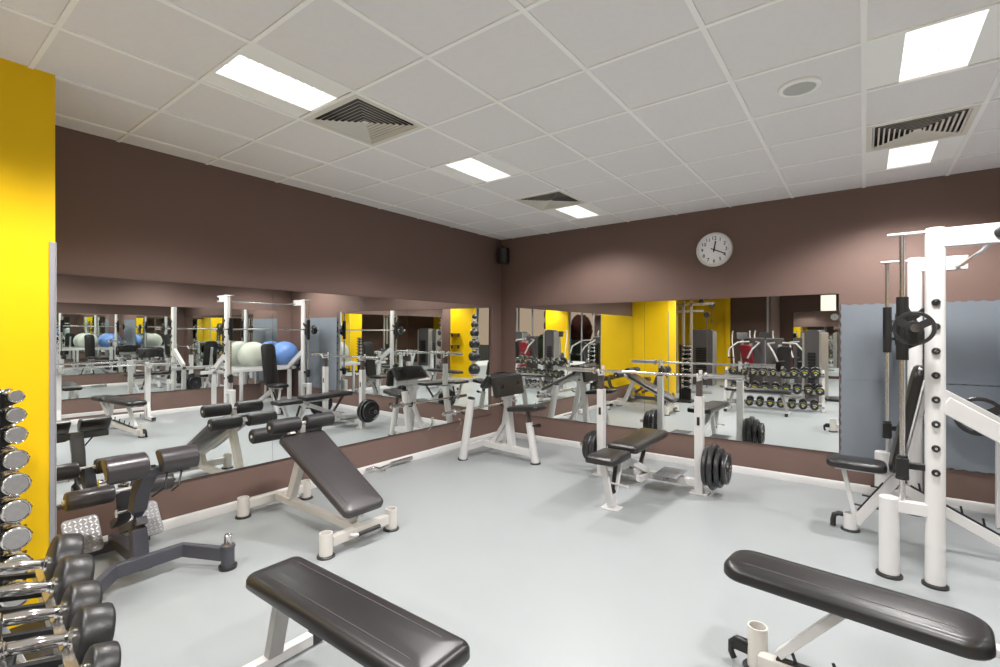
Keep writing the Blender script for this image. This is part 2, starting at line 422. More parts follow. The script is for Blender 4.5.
def puzzle_mat(x0, x1, z0, z1, label):
    p = .042; d = .008; pts = []
    def edge(a, c, n):
        a, c = V(a), V(c); L = (c-a).length; k = max(2, round(L/p)); u = (c-a)/L; nn = V(n)
        for i in range(k):
            s = L/k; q = a+u*s*i
            if i % 2: pts.extend([q+u*s*.16-nn*0, q-u*s*.10+nn*d, q+u*s*1.10+nn*d, q+u*s*.84])
            else: pts.append(q)
    edge((x0, z0), (x1, z0), (0, -1)); edge((x1, z0), (x1, z1), (1, 0)); edge((x1, z1), (x0, z1), (0, 1)); edge((x0, z1), (x0, z0), (-1, 0))
    poly = [(q.x, q.y) for q in pts]
    M4 = Matrix(((1, 0, 0, 0), (0, 0, -1, -.002), (0, 1, 0, 0), (0, 0, 0, 1)))
    o = MB().prism(poly, .014, M4).build('wall_mat', 'matblue', smooth=20)
    tag(o, label, 'mat', 'blue grey puzzle mats on the back wall')
gx = .0088
puzzle_mat(4.206, 4.82-gx, 1.095, 1.82, 'blue grey foam wall mat beside the mirror, upper row')
puzzle_mat(4.82, 5.44, 1.095, 1.82, 'blue grey foam wall mat behind the press machine, upper right')
puzzle_mat(4.206, 4.82-gx, .345, 1.095-gx, 'blue grey foam wall mat beside the mirror, lower row')
puzzle_mat(4.82, 5.44, .345, 1.095-gx, 'blue grey foam wall mat behind the press machine, lower right')

# ------------------------------------------------------------------ common pieces
def foot_tube(root, x, y, h, r, m='white', name='foot'):
    o = MB().hollow((x, y, .006), (x, y, h), r).build(name, m, root)
    MB().lathe((x, y, 0), (x, y, .016), [(0, r+.016), (.6, r+.016), (1, r+.008), (1, r-.004)], 28).build('foot_ring', 'rubber', o)
    return o
def plate_mesh(R, T=.034, hole=.026):
    t2 = T/2
    prof = [(-t2*.6, hole), (-t2*.8, hole*1.9), (-t2*.35, hole*2.1), (-t2*.30, R*.80), (-t2*.95, R*.86), (-t2, R*.96), (-t2*.6, R), (t2*.6, R), (t2, R*.96), (t2*.95, R*.86), (t2*.30, R*.80), (t2*.35, hole*2.1), (t2*.8, hole*1.9), (t2*.6, hole)]
    b = MB(); b.lathe((0, 0, 0), (0, 1, 0), prof+[prof[0]], 40, cap=False)
    # cast ribs between hub and rim
    for k in range(6):
        a = PI/3*k; rr = (R*.80+hole*2)/2; b.box((rr*math.cos(a), 0, rr*math.sin(a)), (R*.80-hole*2, T*.55, .014), rotmat(ry=-a))
    return b
def weight_plate(R, loc, label, group, T=.034, rot=(0, 0, 0), m='iron'):
    o = plate_mesh(R, T).build('weight_plate', m); o.location = loc; o.rotation_euler = rot
    return tag(o, label, 'weight plate', group)
def grip_plate(R, loc, label, group, T=.03, rot=(0, 0, 0)):
    b = MB(); prof = [(-T/2, R*.80), (-T/2, R*.95), (-T*.3, R), (T*.3, R), (T/2, R*.95), (T/2, R*.80), (-T/2, R*.80)]
    b.lathe((0, 0, 0), (0, 1, 0), prof, 40, cap=False)
    b.lathe((0, 0, 0), (0, 1, 0), [(-T*.6, .024), (-T*.6, R*.42), (T*.6, R*.42), (T*.6, .024), (-T*.6, .024)], 32, cap=False)
    for k in range(3):
        a = 2*PI/3*k+.5; rr = R*.6; b.box((rr*math.cos(a), 0, rr*math.sin(a)), (R*.5, T*.8, R*.42), rotmat(ry=-a))
    for k in range(60):
        if (k//4) % 2: continue
        a = 2*PI*k/60; b.box((R*.965*math.cos(a), 0, R*.965*math.sin(a)), (R*.08, T*1.05, .006), rotmat(ry=-a))
    o = b.build('weight_plate', 'iron', bevel=.002); o.location = loc; o.rotation_euler = rot
    return tag(o, label, 'weight plate', group)
def barbell(p0, p1, s0, s1, label, r=.0145, group=None):
    """bar p0..p1, sleeve lengths at the ends"""
    p0, p1 = V(p0), V(p1); L = (p1-p0).length; u = (p1-p0)/L
    t = thing('barbell', label, 'barbell', tuple(p0), 0, group)
    MB().tube(p0+u*s0, p1-u*s1, r, n=16).build('shaft', 'chrome', t)
    for a, c in ((p0, s0), (p1, -s1)):
        e = a+u*c; q = a+u*c*.93
        MB().lathe(a, q, [(0, .021), (.01, .0245), (1, .0245)], 20).lathe(q-u*.014, q+u*.014, [(0, .034), (.2, .038), (.8, .038), (1, .034)], 24).build('sleeve', 'steel', t)
    return t
def ladder(root, p0, p1, up, n=6, name='ladder_rack'):
    """black toothed rail with slanted pegs"""
    p0, p1, up = V(p0), V(p1), V(up); b = MB(); b.beam(p0, p1, .028, .010)
    u = (p1-p0).normalized()
    for k in range(n):
        q = p0+(p1-p0)*((k+.5)/n); b.tube(q, q+up*.05-u*.022, .007, n=8)
    return b.build(name, 'black', root, bevel=.001)

# ------------------------------------------------------------------ preacher curl bench
t = thing('preacher_bench', 'white preacher curl bench with black arm pad in the corner', 'exercise bench', (.87, -1.02, 0))
for y in (-1.41, -.62):
    lg = MB().tube((.468, y, .01), (.606, y, .755), .047, n=28).build('leg', 'white', t)
    MB().lathe((.466, y, 0), (.469, y, .016), [(0, .062), (.7, .062), (1, .05)], 28).build('foot_ring', 'rubber', lg)
    MB().tube((.605, y, .752), (.609, y, .768), .047, .043, n=28).build('end_cap', 'black', lg)
    MB().path([(.54, y, .56), (.47, y, .565), (.455, y, .585), (.452, y, .625)], .010, 8).build('bar_hook', 'black', lg)
MB().beam((.49, -1.41, .15), (.49, -.62, .15), .06, .08).beam((.50, -1.02, .14), (1.27, -1.02, .11), .07, .08).build('base_beam', 'white', t, bevel=.006)
MB().beam((.93, -1.02, .12), (.85, -1.02, .80), .09, .07, up=(1, 0, 0)).beam((.62, -1.02, .14), (.865, -1.02, .50), .05, .05).beam((.80, -1.02, .74), (1.0, -1.02, .80), .1, .05).build('column', 'white', t, bevel=.006)
so = MB().tube((1.283, -1.04, .01), (1.195, -1.04, .48), .046, .043, n=28).build('seat_post', 'white', t)
MB().lathe((1.284, -1.04, 0), (1.283, -1.04, .016), [(0, .062), (.7, .062), (1, .05)], 28).build('foot_ring', 'rubber', so)
MB().tube((1.197, -1.04, .47), (1.172, -1.04, .625), .026, n=16).build('inner_post', 'rackd', so)
MB().tube((1.20, -1.04, .44), (1.31, -1.04, .455), .011).tube((1.30, -1.04, .453), (1.345, -1.04, .462), .02).build('adjust_knob', 'black', so)
MB().pad(.44, .30, .055, TR((1.165, -1.04, .622), ry=math.radians(-6)), cr=.06, W2=.27).build('seat', ['leather', 'stitch'], t)
MB().pad(.25, .57, .06, TR((.925, -1.135, .91), ry=math.radians(80)), cr=.025, edge=.02).build('arm_pad', ['leather', 'stitch'], t)
MB().pad(.21, .57, .055, TR((.835, -1.135, .955), ry=math.radians(-50)), cr=.03, edge=.02).build('rear_pad', ['leather', 'stitch'], t)
MB().box((.885, -1.135, .86), (.05, .42, .12)).build('pad_support', 'white', t, bevel=.004)
barbell((.475, -1.76, .60), (.475, -.30, .60), .20, .20, 'short chrome barbell resting on hooks of the preacher bench by the left mirror')

# ------------------------------------------------------------------ decline sit up bench
t = thing('sit_up_bench', 'cream decline sit-up bench with black pad and foam rollers by the left mirror', 'exercise bench', (.82, -3.62, 0))
for x, y in ((.22, -3.91), (.215, -3.335), (1.418, -3.912), (1.413, -3.332)):
    foot_tube(t, x, y, .165, .045, 'cream')
MB().beam((.22, -3.87, .10), (.215, -3.375, .10), .055, .07).build('rear_beam', 'cream', t, bevel=.005)
MB().beam((1.418, -3.87, .095), (1.413, -3.375, .095), .055, .07).build('front_beam', 'cream', t, bevel=.005)
MB().beam((.24, -3.62, .105), (1.39, -3.62, .095), .055, .06).build('spine_beam', 'cream', t, bevel=.005)
MB().beam((.455, -3.62, .13), (.665, -3.62, .60), .06, .075, up=(1, 0, 0)).beam((.425, -3.62, .138), (.50, -3.62, .138), .10, .012).build('upright', 'cream', t, bevel=.005)
MB().beam((1.30, -3.62, .11), (1.36, -3.62, .24), .05, .05).build('front_stub', 'cream', t, bevel=.004)
pd = math.degrees(math.atan2(.44, .88))
MB().pad(.99, .40, .062, TR((1.03, -3.62, .445), ry=math.radians(27)), W2=.35, cr=.05, edge=.028).build('pad', ['leatherd', 'stitch'], t)
MB().beam((.62, -3.62, .60), (1.42, -3.62, .20), .05, .04).build('pad_rail', 'cream', t, bevel=.003)
MB().beam((.66, -3.62, .58), (.40, -3.62, .715), .045, .045).beam((.60, -3.62, .60), (.63, -3.62, .78), .045, .04).build('roller_arm', 'cream', t, bevel=.003)
def rollers(t, x, z, y0, y1, gap, r=.060):
    yc = (y0+y1)/2
    ax = MB().tube((x, y0-.004, z), (x, y1+.004, z), .013).build('roller_axle', 'white', t)
    for a, c in ((y0, yc-gap), (yc+gap, y1)):
        MB().lathe((x, a, z), (x, c, z), [(0, .02), (0, r*.86), (.04, r), (.96, r), (1, r*.86), (1, .02)], 28).build('foam_roller', 'foam', ax)
rollers(t, .635, .795, -3.90, -3.345, .03)
rollers(t, .405, .70, -3.93, -3.32, .03)
MB().path([(1.445, -3.735, .10), (1.475, -3.72, .098), (1.483, -3.69, .098)], .013).build('handle_stem', 'cream', t)
MB().tube((1.482, -3.695, .098), (1.487, -3.505, .10), .016).build('hand_grip', 'foam', t)

# ------------------------------------------------------------------ hyperextension (charcoal) bench
t = thing('back_extension_bench', 'charcoal back extension bench with twin grey pads beside the yellow pillar', 'exercise bench', (.80, -4.77, 0))
pts = [(1.055, -4.40, .095), (.83, -4.545, .115), (.785, -4.62, .118), (.80, -4.77, .12), (.795, -4.93, .118), (.84, -5.03, .115), (1.0, -5.10, .095)]
pts = [(1.05, -4.40, .095), (.79, -4.565, .115), (.80, -4.93, .115), (.98, -5.09, .095)]
MB().strip(pts, .05, .085).build('front_stabiliser', 'char', t, bevel=.006)
for x, y in ((1.05, -4.395), (.985, -5.10)):
    f_ = MB().lathe((x, y, 0), (x, y, .03), [(0, .052), (.3, .055), (.8, .055), (1, .045)], 28).build('rubber_foot', 'rubber', t)
    MB().tube((x, y, .03), (x, y, .14), .04, n=24).lathe((x, y, .14), (x, y, .155), [(0, .045), (1, .043)], 24).build('foot_socket', 'char', f_)
    MB().lathe((x, y, .15), (x, y, .225), [(0, .028), (.15, .022), (.92, .022), (1, .017)], 24).build('chrome_pin', 'chrome', f_)
MB().beam((.80, -4.77, .10), (.16, -4.77, .10), .07, .075).beam((.16, -4.98, .05), (.16, -4.56, .05), .06, .06).build('spine_beam', 'char', t, bevel=.005)
MB().strip([(.745, -4.785, .08), (.70, -4.785, .30), (.69, -4.785, .42), (.74, -4.78, .56), (.86, -4.77, .70)], .085, .07).build('column', 'char', t, bevel=.006)
MB().beam((.86, -4.98, .685), (.86, -4.56, .685), .07, .05).build('pad_crossbar', 'char', t, bevel=.004)
for y, nm in ((-4.905, 'left'), (-4.635, 'right')):
    b = MB(); n = 20; prof = []
    for k in range(n+1):
        a = math.radians(-38+196*k/n); prof.append((.085*math.cos(a)*1.0, .075*math.sin(a)))
    poly = prof
    M4 = Matrix(((.90, .30, 0, .90), (0, 0, 1, y-.105), (-.32, .95, 0, .745), (0, 0, 0, 1)))
    b.prism(poly, .21, M4); b.build('thigh_pad', 'leatherd', t, bevel=.012, label='padded half round thigh cushion')
MB().tube((.92, -5.035, .69), (.92, -5.008, .69), .02).build('knob', 'chrome', t)
ax = MB().tube((.44, -5.10, .495), (.44, -4.50, .495), .016).build('roller_axle', 'white', t)
for a, c in ((-5.085, -4.845), (-4.74, -4.51)):
    MB().lathe((.44, a, .495), (.44, c, .495), [(0, .02), (0, .054), (.04, .06), (.96, .06), (1, .054), (1, .02)], 28).build('foam_roller', 'leatherd', ax)
MB().strip([(.44, -4.79, .50), (.43, -4.785, .42), (.38, -4.775, .30), (.25, -4.775, .22)], .08, .05).beam((.40, -4.775, .22), (.74, -4.775, .36), .06, .05).build('roller_bracket', 'char', t, bevel=.004)
MB().tube((.60, -4.80, .40), (.60, -4.88, .40), .010).tube((.60, -4.87, .375), (.60, -4.87, .425), .008).build('adjust_pin', 'chrome', t)
for y in (-4.95, -4.60):
    R_ = rotmat(ry=math.radians(52)); c = V((.19, y, .18))
    fp = MB().pad(.26, .20, .012, Matrix.Translation(c) @ R_.to_4x4(), cr=.03, edge=.004, crown=0, seam=False).build('foot_plate', 'tread', t)
    b = MB()
    for i in range(-4, 5):
        for j in range(-3, 4):
            q = c+R_ @ V((i*.026, j*.027, .014)); b.box(q, (.018, .0045, .003), R_ @ rotmat(rz=(PI/4 if (i+j) % 2 else -PI/4)))
    b.build('tread_pattern', 'silver', fp)
    MB().beam(c+R_ @ V((.04, 0, -.01)), (.16, y, .07), .04, .04).build('plate_bracket', 'char', fp)
MB().path([(.93, -4.70, .68), (.98, -4.73, .60), (.93, -4.78, .55)], .006, 8).path([(.93, -4.62, .68), (.99, -4.66, .60), (.97, -4.69, .57)], .006, 8).build('release_handle', 'black', t)

# ------------------------------------------------------------------ flat bench in the foreground
t = thing('flat_bench', 'black padded flat bench on a silver frame in the left foreground', 'exercise bench', (2.73, -4.695, 0))
MB().pad(1.13, .27, .065, TR((2.735, -4.69, .405)), cr=.045, edge=.034, crown=.006).build('pad', ['leather', 'stitch'], t)
MB().beam((2.27, -4.695, .389), (3.17, -4.695, .389), .06, .035).build('pad_rail', 'silver', t, bevel=.003)
for sx, x in ((-1, 2.295), (1, 3.14)):
    lg = MB().beam((x, -4.695, .387), (x+sx*.10, -4.695, .045), .07, .045, up=(1, 0, 0)).build('leg', 'silver', t, bevel=.004)
    MB().beam((x+sx*.10, -4.90, .032), (x+sx*.10, -4.49, .032), .05, .05).build('foot_bar', 'white', lg, bevel=.003)
    for y in (-4.91, -4.48): MB().box((x+sx*.10, y, .032), (.054, .055, .056)).build('rubber_cap', 'rubber', lg, bevel=.004)

# ------------------------------------------------------------------ bench press station
t = thing('bench_press', 'white bench press station with black bench facing the back wall mirror', 'weight bench', (2.605, -1.3, 0))
YB = -.975
def YP(x): return YB if x > 2.6 else YB+.05
for x in (2.095, 3.117):
    lg = MB().box((x, YB, .472), (.078, .078, .93)).build('upright', 'white', t, bevel=.008)
    MB().box((x, YB, 1.0), (.05, .05, .17)).box((x, YB-.026, 1.0), (.026, .002, .15)).build('inner_post', 'rackd', lg, bevel=.003)
    s = 1 if x > 2.6 else -1
    MB().box((x, YB+.045, 1.12), (.03, .012, .13)).box((x, YB-.005, 1.092), (.03, .10, .012)).beam((x, YB-.05, 1.09), (x-s*0, YB-.085, 1.155), .03, .012, up=(1, 0, 0)).build('bar_catch', 'white', lg, bevel=.002)
    MB().box((x, YB, .005), (.17, .12, .01)).build('foot_plate', 'white', lg, bevel=.002)
    MB().box((x, YB-.041, .70), (.026, .008, .08)).build('rubber_pad', 'black', lg, bevel=.003)
    MB().tube((x+s*.03, YP(x), .285), (x+s*.275, YP(x), .285), .024, n=20).lathe((x+s*.268, YP(x), .285), (x+s*.275, YP(x), .285), [(0, .024), (1, .018)], 20).build('plate_peg', 'chrome', lg)
MB().beam((2.095, YB, .10), (3.117, YB, .10), .07, .07).beam((2.605, YB, .13), (2.605, -1.62, .40), .07, .06).beam((2.605, -1.2, .10), (2.605, -.95, .10), .06, .06).build('base_beam', 'white', t, bevel=.005)
for x0, x1 in ((2.17, 2.52), (2.68, 3.03)):
    b = MB().box(((x0+x1)/2, -1.03, .165), (x1-x0-.12, .36, .008)); 
    for k in range(9): b.box(((x0+x1)/2, -1.03-.16+.04*k, .171), (x1-x0-.13, .010, .004))
    b.box(((x0+x1)/2, -1.03, .145), (.03, .34, .035)); b.build('step_plate', 'steelg', t)
# V front leg
MB().beam((2.605, -1.865, .02), (2.605, -2.03, .44), .055, .04, up=(0, 1, 0)).beam((2.605, -1.84, .02), (2.605, -1.66, .42), .055, .04, up=(0, 1, 0)).beam((2.605, -1.845, .13), (2.605, -1.855, .03), .06, .07, up=(0, 1, 0)).build('front_leg', 'white', t, bevel=.004)
MB().beam((2.605, -1.86, .06), (2.605, -1.75, .40), .03, .02, up=(0, 1, 0)).build('adjust_strut', 'black', t)
MB().tube((2.59, -1.82, .21), (2.74, -1.82, .20), .009).tube((2.73, -1.82, .20), (2.745, -1.82, .20), .014).build('adjust_pin', 'white', t)
MB().box((2.605, -1.852, .115), (.045, .082, .075)).build('leg_insert', 'black', t, bevel=.003)
MB().box((2.605, -1.85, .005), (.16, .13, .01)).build('foot_plate', 'white', t, bevel=.002)
MB().beam((2.605, -2.07, .445), (2.605, -1.25, .455), .045, .035).build('seat_rail', 'white', t, bevel=.003)
MB().beam((2.605, -1.18, .21), (2.605, -.98, .47), .035, .025, up=(0, 1, 0)).build('back_strut', 'rackd', t)
MB().pad(.40, .27, .06, TR((2.62, -1.95, .445), rx=0, rz=PI/2), W2=.27, cr=.035, edge=.025).build('seat', ['leather', 'stitch'], t)
MB().pad(.86, .29, .065, TR((2.635, -1.28, .475), rz=PI/2) @ rotmat(ry=math.radians(-1.2)).to_4x4(), cr=.035, edge=.025, W2=.30).build('back_pad', ['leather', 'stitch'], t)
barbell((1.67, YB-.005, 1.136), (3.51, YB-.005, 1.136), .37, .36, 'long chrome barbell racked on the bench press, without plates')
gR, gL = 'plates on the right peg of the bench press', 'plates on the left peg of the bench press'
for k, (R_, lb) in enumerate(((.185, 'innermost black plate on the right peg, against the post'), (.215, 'largest black plate on the right peg of the bench press'), (.185, 'third black plate outward on the right peg, medium size'), (.145, 'outermost and smallest black plate on the right peg'))):
    weight_plate(R_, (3.195+.054*k, YB, .278), lb, gR, T=.045, rot=(0, 0, PI/2))
for k, (R_, lb) in enumerate(((.19, 'innermost black plate on the left peg, against the post'), (.185, 'middle black plate on the left peg of the bench press'), (.16, 'outermost black plate on the left peg of the bench press'))):
    weight_plate(R_, (2.032-.048*k, YB+.05, .28), lb, gL, T=.045, rot=(0, 0, PI/2))

# ------------------------------------------------------------------ Smith machine
UX = 4.732; YN, YF = -1.90, -.43
t = thing('smith_machine', 'tall white smith press machine with chrome guide rods at right', 'exercise machine', (4.9, -1.17, 0))
for y, s in ((YN, -1), (YF, 1)):
    up = MB().lathe((UX, y, .01), (UX, y, 2.185), [(0, .049), (.995, .049), (1, .044)], 32, sx=.9).build('upright', 'white', t)
    MB().lathe((UX, y, 0), (UX, y, .02), [(0, .065), (.7, .065), (1, .05)], 36, sx=.95).build('foot_ring', 'rubber', up)
    b = MB(); c = MB()
    for k in range(11):
        z = .70+.147*k
        if z > 1.8: continue
        b.lathe((UX, y+s*.040, z), (UX, y+s*.060, z), [(0, .021), (.5, .021), (1, .015)], 24)
        c.lathe((UX, y+s*.060, z), (UX, y+s*.064, z), [(0, .009), (1, .007)], 16)
    pg = b.build('catch_peg', 'black', up); c.build('peg_tip', 'chrome', pg)
    MB().beam((UX+.03, y, 2.12), (5.06, y, 2.12), .06, .115).build('top_beam', 'white', up, bevel=.006)
    MB().lathe((5.01, y+s*.03, 2.12), (5.01, y+s*.05, 2.12), [(0, .03), (.8, .03), (1, .02)], 20).build('bolt', 'black', up)
    MB().box((UX-.10, y, 2.165), (.26, .045, .014)).build('rod_bracket', 'white', up, bevel=.003)
    RX = 4.578 if s < 0 else 4.548
    MB().tube((RX, y, .47), (RX, y, 2.172), .0145, n=20).build('guide_rod', 'rod', up)
    sp = MB().lathe((4.513, y, .01), (4.513, y, .505), [(0, .053), (.985, .053), (1, .047)], 32, sx=.95).build('short_post', 'white', up)
    MB().lathe((4.513, y, 0), (4.513, y, .02), [(0, .07), (.7, .07), (1, .056)], 36).build('foot_ring', 'rubber', sp)
    MB().beam((4.53, y, .455), (UX-.03, y, .455), .06, .075).build('low_beam', 'white', up, bevel=.005)
    # carriage
    ca = MB().tube((RX, y, 1.375), (RX, y, 1.77), .031, n=24).build('carriage', 'black', up)
    MB().prism([(0, 0), (.10, .05), (.10, .08), (0, .28)], .012, Matrix(((1, 0, 0, 4.60), (0, 0, 1, y-.006), (0, 1, 0, 1.44), (0, 0, 0, 1)))).beam((4.62, y, 1.63), (4.70, y-s*.02, 1.70), .02, .03).build('hook', 'black', ca)
    st = MB().box((RX, y, .70), (.062, .062, .12)).box((4.64, y, .715), (.14, .03, .04)).tube((RX, y, .625), (RX, y, .645), .034, n=20).tube((RX, y, .755), (RX, y, .775), .028, n=20).build('safety_stop', 'black', up, bevel=.004)
    # rear: sloping plate arm, rear post, floor beam
    MB().beam((UX+.04, y, 1.115), (5.25, y, .815), .05, .10).build('plate_arm', 'white', up, bevel=.006)
    rp = MB().beam((5.25, y, .01), (5.25, y, .82), .07, .06).build('rear_post', 'white', up, bevel=.005)
    
    MB().tube((5.14, y, .86), (5.14, y+s*.20, .86), .024, n=18).build('plate_peg', 'chrome', up)
MB().beam((5.25, YN-.22, .775), (5.25, YF+.18, .775), .06, .06).build('rear_crossbeam', 'white', t, bevel=.005)
MB().path([(4.99, YF-.03, 2.10), (4.99, YF-.30, 2.075), (4.99, YN+.30, 2.075), (4.99, YN+.03, 2.10)], .016, 14).build('pull_up_bar', 'chrome', t)
MB().tube((4.622, YN-.16, 1.572), (4.622, YF+.16, 1.572), .0145, n=18).tube((4.622, YN-.30, 1.572), (4.622, YN-.10, 1.572), .024, n=18).tube((4.622, YF+.10, 1.572), (4.622, YF+.30, 1.572), .024, n=18).build('press_bar', 'chrome', t)
grip_plate(.102, (4.622, YN-.17, 1.572), 'black grip weight plate on the near end of the smith bar', 'plates on the smith machine')
grip_plate(.095, (4.622, YF+.17, 1.572), 'black grip weight plate on the far end of the smith bar', 'plates on the smith machine')
grip_plate(.16, (5.14, YF+.12, .86), 'large black grip plate hung on the smith machine rear arm', 'plates on the smith machine', T=.035)

# adjustable bench builder, local x: 0 = seat-end foot, growing to backrest end
def util_bench(name, label, loc, rz, seat, back, inclined, frame='white'):
    t = thing(name, label, 'exercise bench', loc, rz); ROOTW.pop(t.name)
    return t
# bench inside the smith machine (axis along +x at y=-1.17)
yb = -1.17
t = thing('adjustable_bench', 'black adjustable bench with raised backrest inside the smith machine', 'exercise bench', (4.6, yb, 0))
foot_tube(t, 4.30, yb, .135, .048)
MB().path([(4.27, yb, .112), (4.225, yb, .115), (4.195, yb, .10), (4.188, yb, .06), (4.188, yb, .012)], .019, 12).build('hand_grip', 'foam', t)
MB().beam((4.33, yb, .07), (4.60, yb, .49), .06, .07, up=(1, 0, 0)).build('front_beam', 'white', t, bevel=.005)
MB().beam((4.325, yb, .13), (4.255, yb, .48), .035, .03, up=(1, 0, 0)).build('seat_strut', 'white', t, bevel=.003)
ladder(t, (4.345, yb, .165), (4.50, yb, .405), (-.75, 0, .45), 3)
MB().beam((4.60, yb, .40), (5.24, yb, .06), .055, .07).build('tail_beam', 'white', t, bevel=.005)
ladder(t, (4.66, yb, .415), (5.22, yb, .118), (.2, 0, .9), 5)
foot_tube(t, 5.29, yb, .11, .048)
MB().beam((4.20, yb, .487), (4.62, yb, .487), .05, .035).build('seat_rail', 'white', t, bevel=.003)
MB().pad(.38, .27, .06, TR((4.335, yb, .50), ry=math.radians(1)), cr=.07, edge=.028, W2=.27, seam=False).build('seat', ['leather', 'stitch'], t)
ang = math.atan2(.76, .145)
MB().pad(.82, .27, .06, TR((4.665, yb, .90), ry=-ang), cr=.09, edge=.03, seam=False).build('backrest', ['leather', 'stitch'], t)
MB().beam((4.62, yb, .47), (4.755, yb, 1.17), .045, .03, up=(1, 0, 0)).beam((4.745, yb, .95), (4.80, yb, .34), .035, .025, up=(1, 0, 0)).build('back_frame', 'white', t, bevel=.003)

# foreground right bench
t = thing('adjustable_bench', 'black padded adjustable bench laid flat in the right foreground', 'exercise bench', (3.99, -3.42, 0), math.radians(-6.5))
ROOTW.pop(t.name)
f_ = MB().hollow((0, .05, .006), (0, .05, .20), .042).build('foot', 'cream', t)
MB().lathe((0, .05, 0), (0, .05, .016), [(0, .057), (.7, .063), (1, .05)], 28).build('foot_ring', 'rubber', f_)
MB().path([(-.03, .04, .11), (-.085, .04, .112), (-.112, .04, .085), (-.112, .04, .04), (-.10, .04, .014)], .014, 12).box((-.06, .04, .085), (.09, .018, .05)).build('wheel_guard', 'black', t)
MB().beam((.02, 0, .075), (.82, 0, .12), .055, .07).build('tail_beam', 'cream', t, bevel=.005)
ladder(t, (.09, .0, .118), (.85, .0, .175), (0, 0, 1.15), 5)
MB().beam((.10, 0, .14), (.37, 0, .462), .045, .035).build('back_strut', 'white', t, bevel=.003)
MB().beam((.82, 0, .12), (1.20, 0, .44), .055, .07).beam((.86, 0, .43), (.98, 0, .07), .05, .04, up=(1, 0, 0)).build('front_beam', 'white', t, bevel=.004)
ladder(t, (.93, .04, .38), (1.06, .04, .09), (-.5, 0, .4), 4)
MB().beam((.1, 0, .455), (1.25, 0, .455), .05, .03).build('pad_rail', 'white', t, bevel=.003)
MB().tube((1.02, -.16, .045), (1.02, .16, .045), .035, n=20).build('front_foot', 'white', t)
for s in (-1, 1): MB().tube((1.02, s*.16, .045), (1.02, s*.185, .045), .038, n=20).build('rubber_cap', 'rubber', t)
MB().pad(.858, .262, .066, TR((.33, -.043, .470)), cr=.085, edge=.036, crown=.006).build('backrest', ['leather', 'stitch'], t)
MB().pad(.40, .27, .06, TR((.975, -.043, .470)), cr=.06, edge=.03).build('seat', ['leather', 'stitch'], t)

# rack stand against the right hand wall (seen reflected)
t = thing('barbell_stand', 'white two post barbell stand against the right wall, seen in the left mirror', 'rack', (5.5, -3.45, 0))
for y in (-2.86, -4.02):
    lg = MB().box((5.5, y, .52), (.07, .07, .94)).build('upright', 'white', t, bevel=.006)
    MB().beam((5.22, y, .045), (5.76, y, .045), .05, .05).build('foot_bar', 'white', lg, bevel=.003)
    for x in (5.21, 5.77): MB().box((x, y, .045), (.03, .056, .056)).build('rubber_cap', 'rubber', lg)
    MB().beam((5.40, y, .06), (5.49, y, .34), .05, .03).beam((5.60, y, .06), (5.51, y, .34), .05, .03).build('brace', 'white', lg, bevel=.002)
    MB().beam((5.46, y, .93), (5.38, y, .90), .04, .012).beam((5.38, y, .90), (5.36, y, .985), .04, .012).build('bar_hook', 'white', lg)
MB().beam((5.55, -4.02, .2), (5.55, -2.86, .2), .05, .05).build('crossbar', 'white', t, bevel=.003)
barbell((5.425, -4.38, .955), (5.425, -2.50, .955), .38, .38, 'long barbell on the two post stand, seen in the left mirror')

# exercise ball shelf and balls
t = thing('ball_rack', 'white tubular ball rack along the right wall, seen reflected', 'rack', (5.65, -.7, 0))
MB().beam((5.44, -1.35, .80), (5.44, -.05, .80), .05, .05).beam((5.86, -1.35, .80), (5.86, -.05, .80), .04, .04).build('rail', 'white', t, bevel=.004)
for y in (-1.32, -.08):
    lg = MB().box((5.44, y, .40), (.05, .05, .79)).box((5.86, y, .40), (.04, .04, .79)).beam((5.44, y, .78), (5.86, y, .78), .04, .04).build('leg', 'white', t, bevel=.004)
for y, m, lb in ((-.315, 'ballb', 'large blue exercise ball on the rack nearest the corner'), (-.99, 'ballw', 'large pale grey exercise ball on the rack beside the blue one')):
    b = MB(); b.sphere((0, 0, 0), .285, 48, 32)
    for k in range(-6, 7):
        zz = .285*math.sin(k*.12); b.torus((0, 0, zz), math.sqrt(.285**2-zz**2)+.0005, .0012, n=48, m=6)
    o = b.build('exercise_ball', m); o.location = (5.65, y, 1.03); o.rotation_euler = (1.2, .3, 0); tag(o, lb, 'exercise ball', 'exercise balls on the rack')

